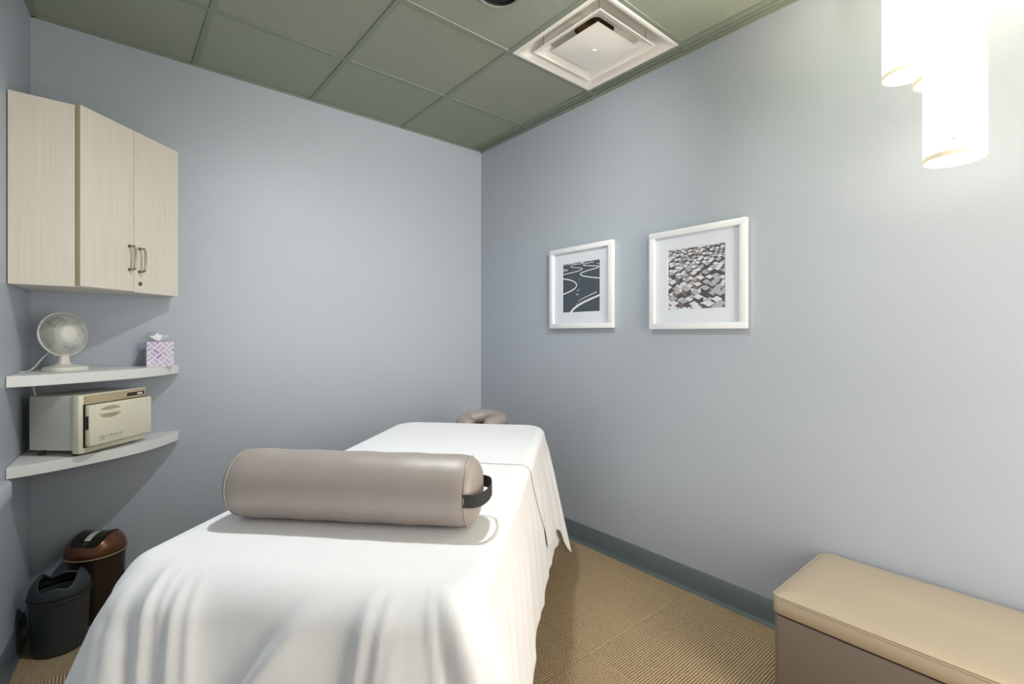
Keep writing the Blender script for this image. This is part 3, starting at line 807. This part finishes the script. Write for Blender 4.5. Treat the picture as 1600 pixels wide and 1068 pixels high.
for x, y, a, w, sl, d0, st in ((.005, hw - .045, .016, .03, .0, -.01, .5), (.03, hw - .02, .020, .035, -.02, -.01, .4), (.085, hw, .018, .04, -.05, .0, .4), (.15, hw, .014, .05, -.1, .02, .4), (.01, -hw + .05, .020, .035, .15, .0, .4), (.05, -hw, .020, .04, .1, .02, .5)):
    pleat(x, y, a, w, sl, d0, st)
for k in range(13):
    pleat(.22 + k * .125 + fr.uniform(-.04, .04), -hw, fr.uniform(.006, .015), fr.uniform(.04, .07), fr.uniform(-.15, .15), fr.uniform(0, .1), fr.uniform(.4, .9))
    pleat(.24 + k * .125 + fr.uniform(-.04, .04), hw, fr.uniform(.008, .02), fr.uniform(.04, .07), fr.uniform(-.15, .15), fr.uniform(0, .06), fr.uniform(.4, .9))
for sy in (-1, 1):
    for k in range(3): pleat(TL - .035 * k, sy * (hw - .035 * (2 - k)), .016, .032, .1, 0, .6)

def flare(x, y):
    f = .10
    cfl = math.exp(-((x - .0) ** 2 + (y - hw) ** 2) / .03); cfr = math.exp(-((x) ** 2 + (y + hw) ** 2) / .03)
    chr_ = math.exp(-((x - TL) ** 2 + (y + hw) ** 2) / .25)
    side_l = smooth(hw - .06, hw, y)
    return f + .20 * cfl + .0 * cfr + .07 * chr_ * smooth(.6, 1.4, x) + .12 * side_l - .035 * smooth(-hw + .04, -hw, y) * smooth(.1, .4, x)
def roll(p): return rl + .05 * max(0, -p[2]) ** 2
def pleats(p, D):
    # D: length of cloth below the start of the rounded edge
    s = p[4]; o = 0
    for sk, amp, wd, sl, d0, st in PLEATS:
        ds = s - (sk + sl * D)
        ds = (ds + PLEN / 2) % PLEN - PLEN / 2
        if abs(ds) > 4 * wd: continue
        w = wd * (1 + .9 * D) * (st if ds < 0 else 1)
        o += amp * smooth(d0 + .03, d0 + .17, D) * (1 + .8 * D) * math.exp(-abs(ds / w) ** (1.25 if ds > 0 else 1.7))
    return o
def outw(p, d, extra=0):
    return flare(p[0], p[1]) * d + extra * d + pleats(p, d + roll(p) * PI / 2)
def wr(x, y):
    return .0010 * math.sin(6 * x + 3 * y) + .0006 * math.sin(11 * y - 4 * x + 1)
def sheet_mesh(points, closed, off, zt, hem, xs_of=None, nin=16, nsk=44, spine=(.42, TL - .42), extra=lambda x, y: 0):
    rows = []
    def top(p, f):
        x, y, nx, ny, s = p
        c = (min(max(x, spine[0]), spine[1]), 0)
        px, py = x - nx * roll(p), y - ny * roll(p)
        X, Y = c[0] + (px - c[0]) * f, c[1] + (py - c[1]) * f
        return (X, Y, zt + wr(X, Y))
    for j in range(nin + 1): rows.append([top(p, j / nin) for p in points])
    for j in range(1, 11):
        a = PI / 2 * j / 10
        row = []
        for p in points:
            r_ = roll(p); w_ = r_ + off
            # the cloth leaves the edge on a slant rather than plumb
            k_ = pleats(p, r_ * a); w2 = w_ + k_
            row.append((p[0] - p[2] * r_ + p[2] * w2 * math.sin(a), p[1] - p[3] * r_ + p[3] * w2 * math.sin(a), zt - w_ + w2 * math.cos(a) + wr(p[0], p[1]) * (1 - j / 10)))
        rows.append(row)
    for j in range(1, nsk + 1):
        row = []
        for p in points:
            d = hem(p) * j / nsk
            sx = xs_of(p, d) if xs_of else 0
            q = (p[0] + sx, p[1], p[2], p[3], p[4] + (sx if p[1] < 0 else -sx))
            e = outw(q, d, extra(q[0], q[1])) + off
            row.append((p[0] + p[2] * e + sx, p[1] + p[3] * e, zt - roll(p) - off - d))
        rows.append(row)
    bm = NB(); grid(bm, rows, closed=closed)
    bmesh.ops.remove_doubles(bm, verts=bm.verts, dist=1e-5)
    return bm
def hem1(p):
    x, y, nx, ny, s = p
    hd = smooth(TL - .1, TL - .005, x)
    return (.50 + .10 * smooth(.2, 0, x) + .012 * math.sin(s * 9) + .006 * math.sin(s * 23)) * (1 - hd) + .045 * hd
o = obj('bed_sheet', sheet_mesh(PER, True, .0, ZT_, hem1), M_sheet, None, 80, (o2[0], o2[1], 0)); o.rotation_euler = (0, 0, TA)
md = o.modifiers.new('s', 'SOLIDIFY'); md.thickness = .0012; md.offset = -1
tag(o, 'white bed sheet draped over the whole massage table and hanging in folds at its foot', 'sheet')
X0 = .955
first = next(i for i, p in enumerate(PER) if p[1] <= -hw + 1e-6 and p[0] >= X0)
last = max(i for i, p in enumerate(PER) if p[1] >= hw - 1e-6 and p[0] >= X0)
def hem2(p):
    x, y, nx, ny, s = p
    hd = smooth(TL - .06, TL - .002, x)
    return (.40 + .19 * smooth(1.25, 1.68, x) + .01 * math.sin(s * 14)) * (1 - hd) + .04 * hd
def xs2(p, d):
    return .34 * (d / .5) * smooth(1.72, X0, p[0]) if abs(p[1]) > hw - .001 else 0
bm = sheet_mesh(PER[first:last + 1], False, .003, ZT_ + .003, hem2, xs2, spine=(X0 - .02, TL - .42), extra=lambda x, y: .06 * smooth(1.0, 1.7, x))
o = obj('top_sheet', bm, M_sheet, None, 80, (o2[0], o2[1], 0)); o.rotation_euler = (0, 0, TA)
md = o.modifiers.new('s', 'SOLIDIFY'); md.thickness = .001; md.offset = 0
tag(o, 'white top sheet over the head half of the massage table, hemmed edge behind the bolster', 'sheet')

# ------------------------------------------------------------------ bolster
bc = tw(1.228, -.597)
BA = math.atan2(BX.y, BX.x) + math.radians(1.2)
t = thing('bolster', 'taupe vinyl cylinder bolster with black strap lying across the massage table', 'bolster', (bc[0], bc[1], ZT_ + .0035), BA)
BR, BL = .091, .335
MX = Matrix.Translation((0, 0, BR)) @ Matrix.Rotation(PI / 2, 4, 'Y')
bm = NB()
prof = [(0, -BL - .012), (.03, -BL - .011), (.06, -BL - .005), (.075, -BL + .003), (.0835, -BL + .013), (.0885, -BL + .028), (BR, -BL + .05)]
prof2 = []
for k in range(0, 15): prof2.append((BR + .0012 * math.sin(k * 1.9), -BL + .05 + (2 * BL - .1) * k / 14))
full = prof + prof2[1:-1] + [(r, -z) for r, z in reversed(prof)]
lathe(bm, full, 64, MX); obj('cover', bm, M_vinyl, t, 60)
for s in (-1, 1):
    bm = NB(); tube(bm, [tuple(MX @ Vector((.0868 * math.cos(2 * PI * k / 64), .0868 * math.sin(2 * PI * k / 64), s * (BL - .019)))) for k in range(64)], .0014, 6, True); obj('seam', bm, M_vinyl2, t)
bm = NB()
path = spline([(BL - .021, -.0865, BR), (BL + .004, -.0835, BR), (BL + .022, -.066, BR), (BL + .032, -.03, BR), (BL + .034, .0, BR), (BL + .032, .03, BR), (BL + .022, .066, BR), (BL + .004, .0835, BR), (BL - .021, .0865, BR)], 5)
rows = []
for k, p in enumerate(path):
    a = path[max(k - 1, 0)]; b = path[min(k + 1, len(path) - 1)]; d = (b - a).normalized(); nn = Vector((d.y, -d.x, 0))
    rows.append([p + nn * .0012 + Vector((0, 0, -.016)), p + nn * .0012 + Vector((0, 0, .016)), p - nn * .0012 + Vector((0, 0, .016)), p - nn * .0012 + Vector((0, 0, -.016))])
grid(bm, rows, closed=True); obj('strap', bm, M_web, t, 40)

# -------------------------------------------------------------- storage bench
t = thing('storage_bench', 'taupe vinyl storage bench with hinged padded lid coloured paler as if lamplit against the wall under the pendants', 'bench', (1.745, .69, 0))
bw, bl = .503, 1.15
def rr(x0, x1, y0, y1, rs, n=8):
    out = []
    for cx, cy, sx, sy, a0, r in ((x0, y0, 1, 1, 180, rs[0]), (x1, y0, -1, 1, 270, rs[1]), (x1, y1, -1, -1, 0, rs[2]), (x0, y1, 1, -1, 90, rs[3])):
        for k in range(n + 1):
            a = math.radians(a0 + 90 * k / n); out.append((cx + sx * r + r * math.cos(a), cy + sy * r + r * math.sin(a)))
    return out
bm = NB(); prism(bm, rr(.004, bw - .002, -bl, -.004, (.012, .012, .03, .016)), .004, .346, .003, 2); obj('base', bm, M_benchv, t, 50)
bm = NB(); prism(bm, rr(.012, bw - .010, -bl + .01, -.012, (.01, .01, .03, .012)), .3455, .358); obj('lid_gap', bm, M_gap, t)
bm = NB(); rows = []
for ins, z in ((.004, .352), (.0, .356), (-.001, .38), (-.001, .408), (.001, .4115), (.003, .4125), (.010, .4165), (.022, .4205), (.045, .4245), (.08, .427), (.12, .4285), (.17, .4295), (.22, .430)):
    rs = [max(r - ins, .004) for r in (.02, .02, .055, .022)]
    rows.append([(x, y, z) for x, y in rr(ins, bw - ins, -bl + ins, -ins, rs)])
grid(bm, rows, closed=True); bm.faces.new([bm.verts.new(p) for p in rows[-1]]); bm.faces.new([bm.verts.new(p) for p in rows[0]])
lid = obj('lid', bm, M_vinyl2, t, 50)
bm = NB()
pp = [p for p in rr(.0, bw, -bl, .0, (.02, .02, .055, .022))]
pp = pp[18:] + pp[:1]
tube(bm, [(x, y, .4122) for x, y in pp], .0023, 8)
obj('piping', bm, M_vinyl2, lid)
bm = NB()
k = 0
while k * .006 < bl - .02:
    y = -.026 - k * .006
    box(bm, -.0017, -.0007, y - .0036, y, .4025, .4033); k += 1
obj('stitching', bm, M_gap, lid, 0)

# ------------------------------------------------------------------- lights
KEY, WALL_FILL, DOOR_FILL = 69, 98, 40
BULBS = ((5.5, 17), (2.2, 6), (2.2, 3), (.8, 1))      # what each pendant throws down and up
def area(name, loc, rot, size, energy, col, shape='DISK', size_y=None):
    l = bpy.data.lights.new(name, 'AREA'); l.shape = shape; l.size = size
    if size_y: l.size_y = size_y
    l.energy = energy; l.color = col
    o = bpy.data.objects.new(name, l); COL.objects.link(o); o.location = loc; o.rotation_euler = rot
    return o
def spot(name, loc, energy, col, cone, rad):
    l = bpy.data.lights.new(name, 'SPOT'); l.energy = energy; l.color = col; l.spot_size = math.radians(cone); l.spot_blend = 1; l.shadow_soft_size = rad
    o = bpy.data.objects.new(name, l); COL.objects.link(o); o.location = loc; return o
spot('key_downlight', (.78, 1.5, ZC - .01), KEY, (.93, .97, 1), 172, .06)
o = spot('wall_fill', (1.272, .38, ZC - .03), WALL_FILL, (1, .96, .90), 80, .08)  # added fill aimed at the back wall, no fitting behind it
o.rotation_euler = (Vector((1.85, YB, 2.0)) - o.location).to_track_quat('-Z', 'Y').to_euler()

area('doorway_fill', (1.2, YF - .02, 1.15), (PI / 2, 0, 0), .9, DOOR_FILL, (1, .91, .80), 'RECTANGLE', 1.9)  # added fill across the unseen doorway, set where it brightens the walls
for p, (PDOWN, PUP) in zip(LAMPS, BULBS):
    area('pendant_glow', (p[0], p[1], p[2] + .004), (0, 0, 0), .115, PDOWN, (1, .82, .6))
    area('pendant_uplight', (p[0], p[1], p[2] + .395), (PI, 0, 0), .11, PUP, (1, .88, .70))

w = bpy.data.worlds.new('world'); S.world = w; w.use_nodes = True
bg = w.node_tree.nodes['Background']; bg.inputs[0].default_value = (.8, .86, .92, 1); bg.inputs[1].default_value = .3

# ------------------------------------------------------------------- camera
cam = bpy.data.cameras.new('camera'); co = bpy.data.objects.new('camera', cam); COL.objects.link(co); S.camera = co
co.location = (0, 0, 1.302); co.rotation_euler = (PI / 2, 0, -math.radians(40.096))
cam.sensor_fit = 'HORIZONTAL'; cam.sensor_width = 36; cam.lens = 36 * 753 / 1600
cam.shift_y = -12 / 1600; cam.clip_start = .02

S.view_settings.view_transform = 'Standard'; S.view_settings.look = 'None'
S.view_settings.gamma = 1; S.view_settings.use_curve_mapping = False
S.view_settings.exposure = .47
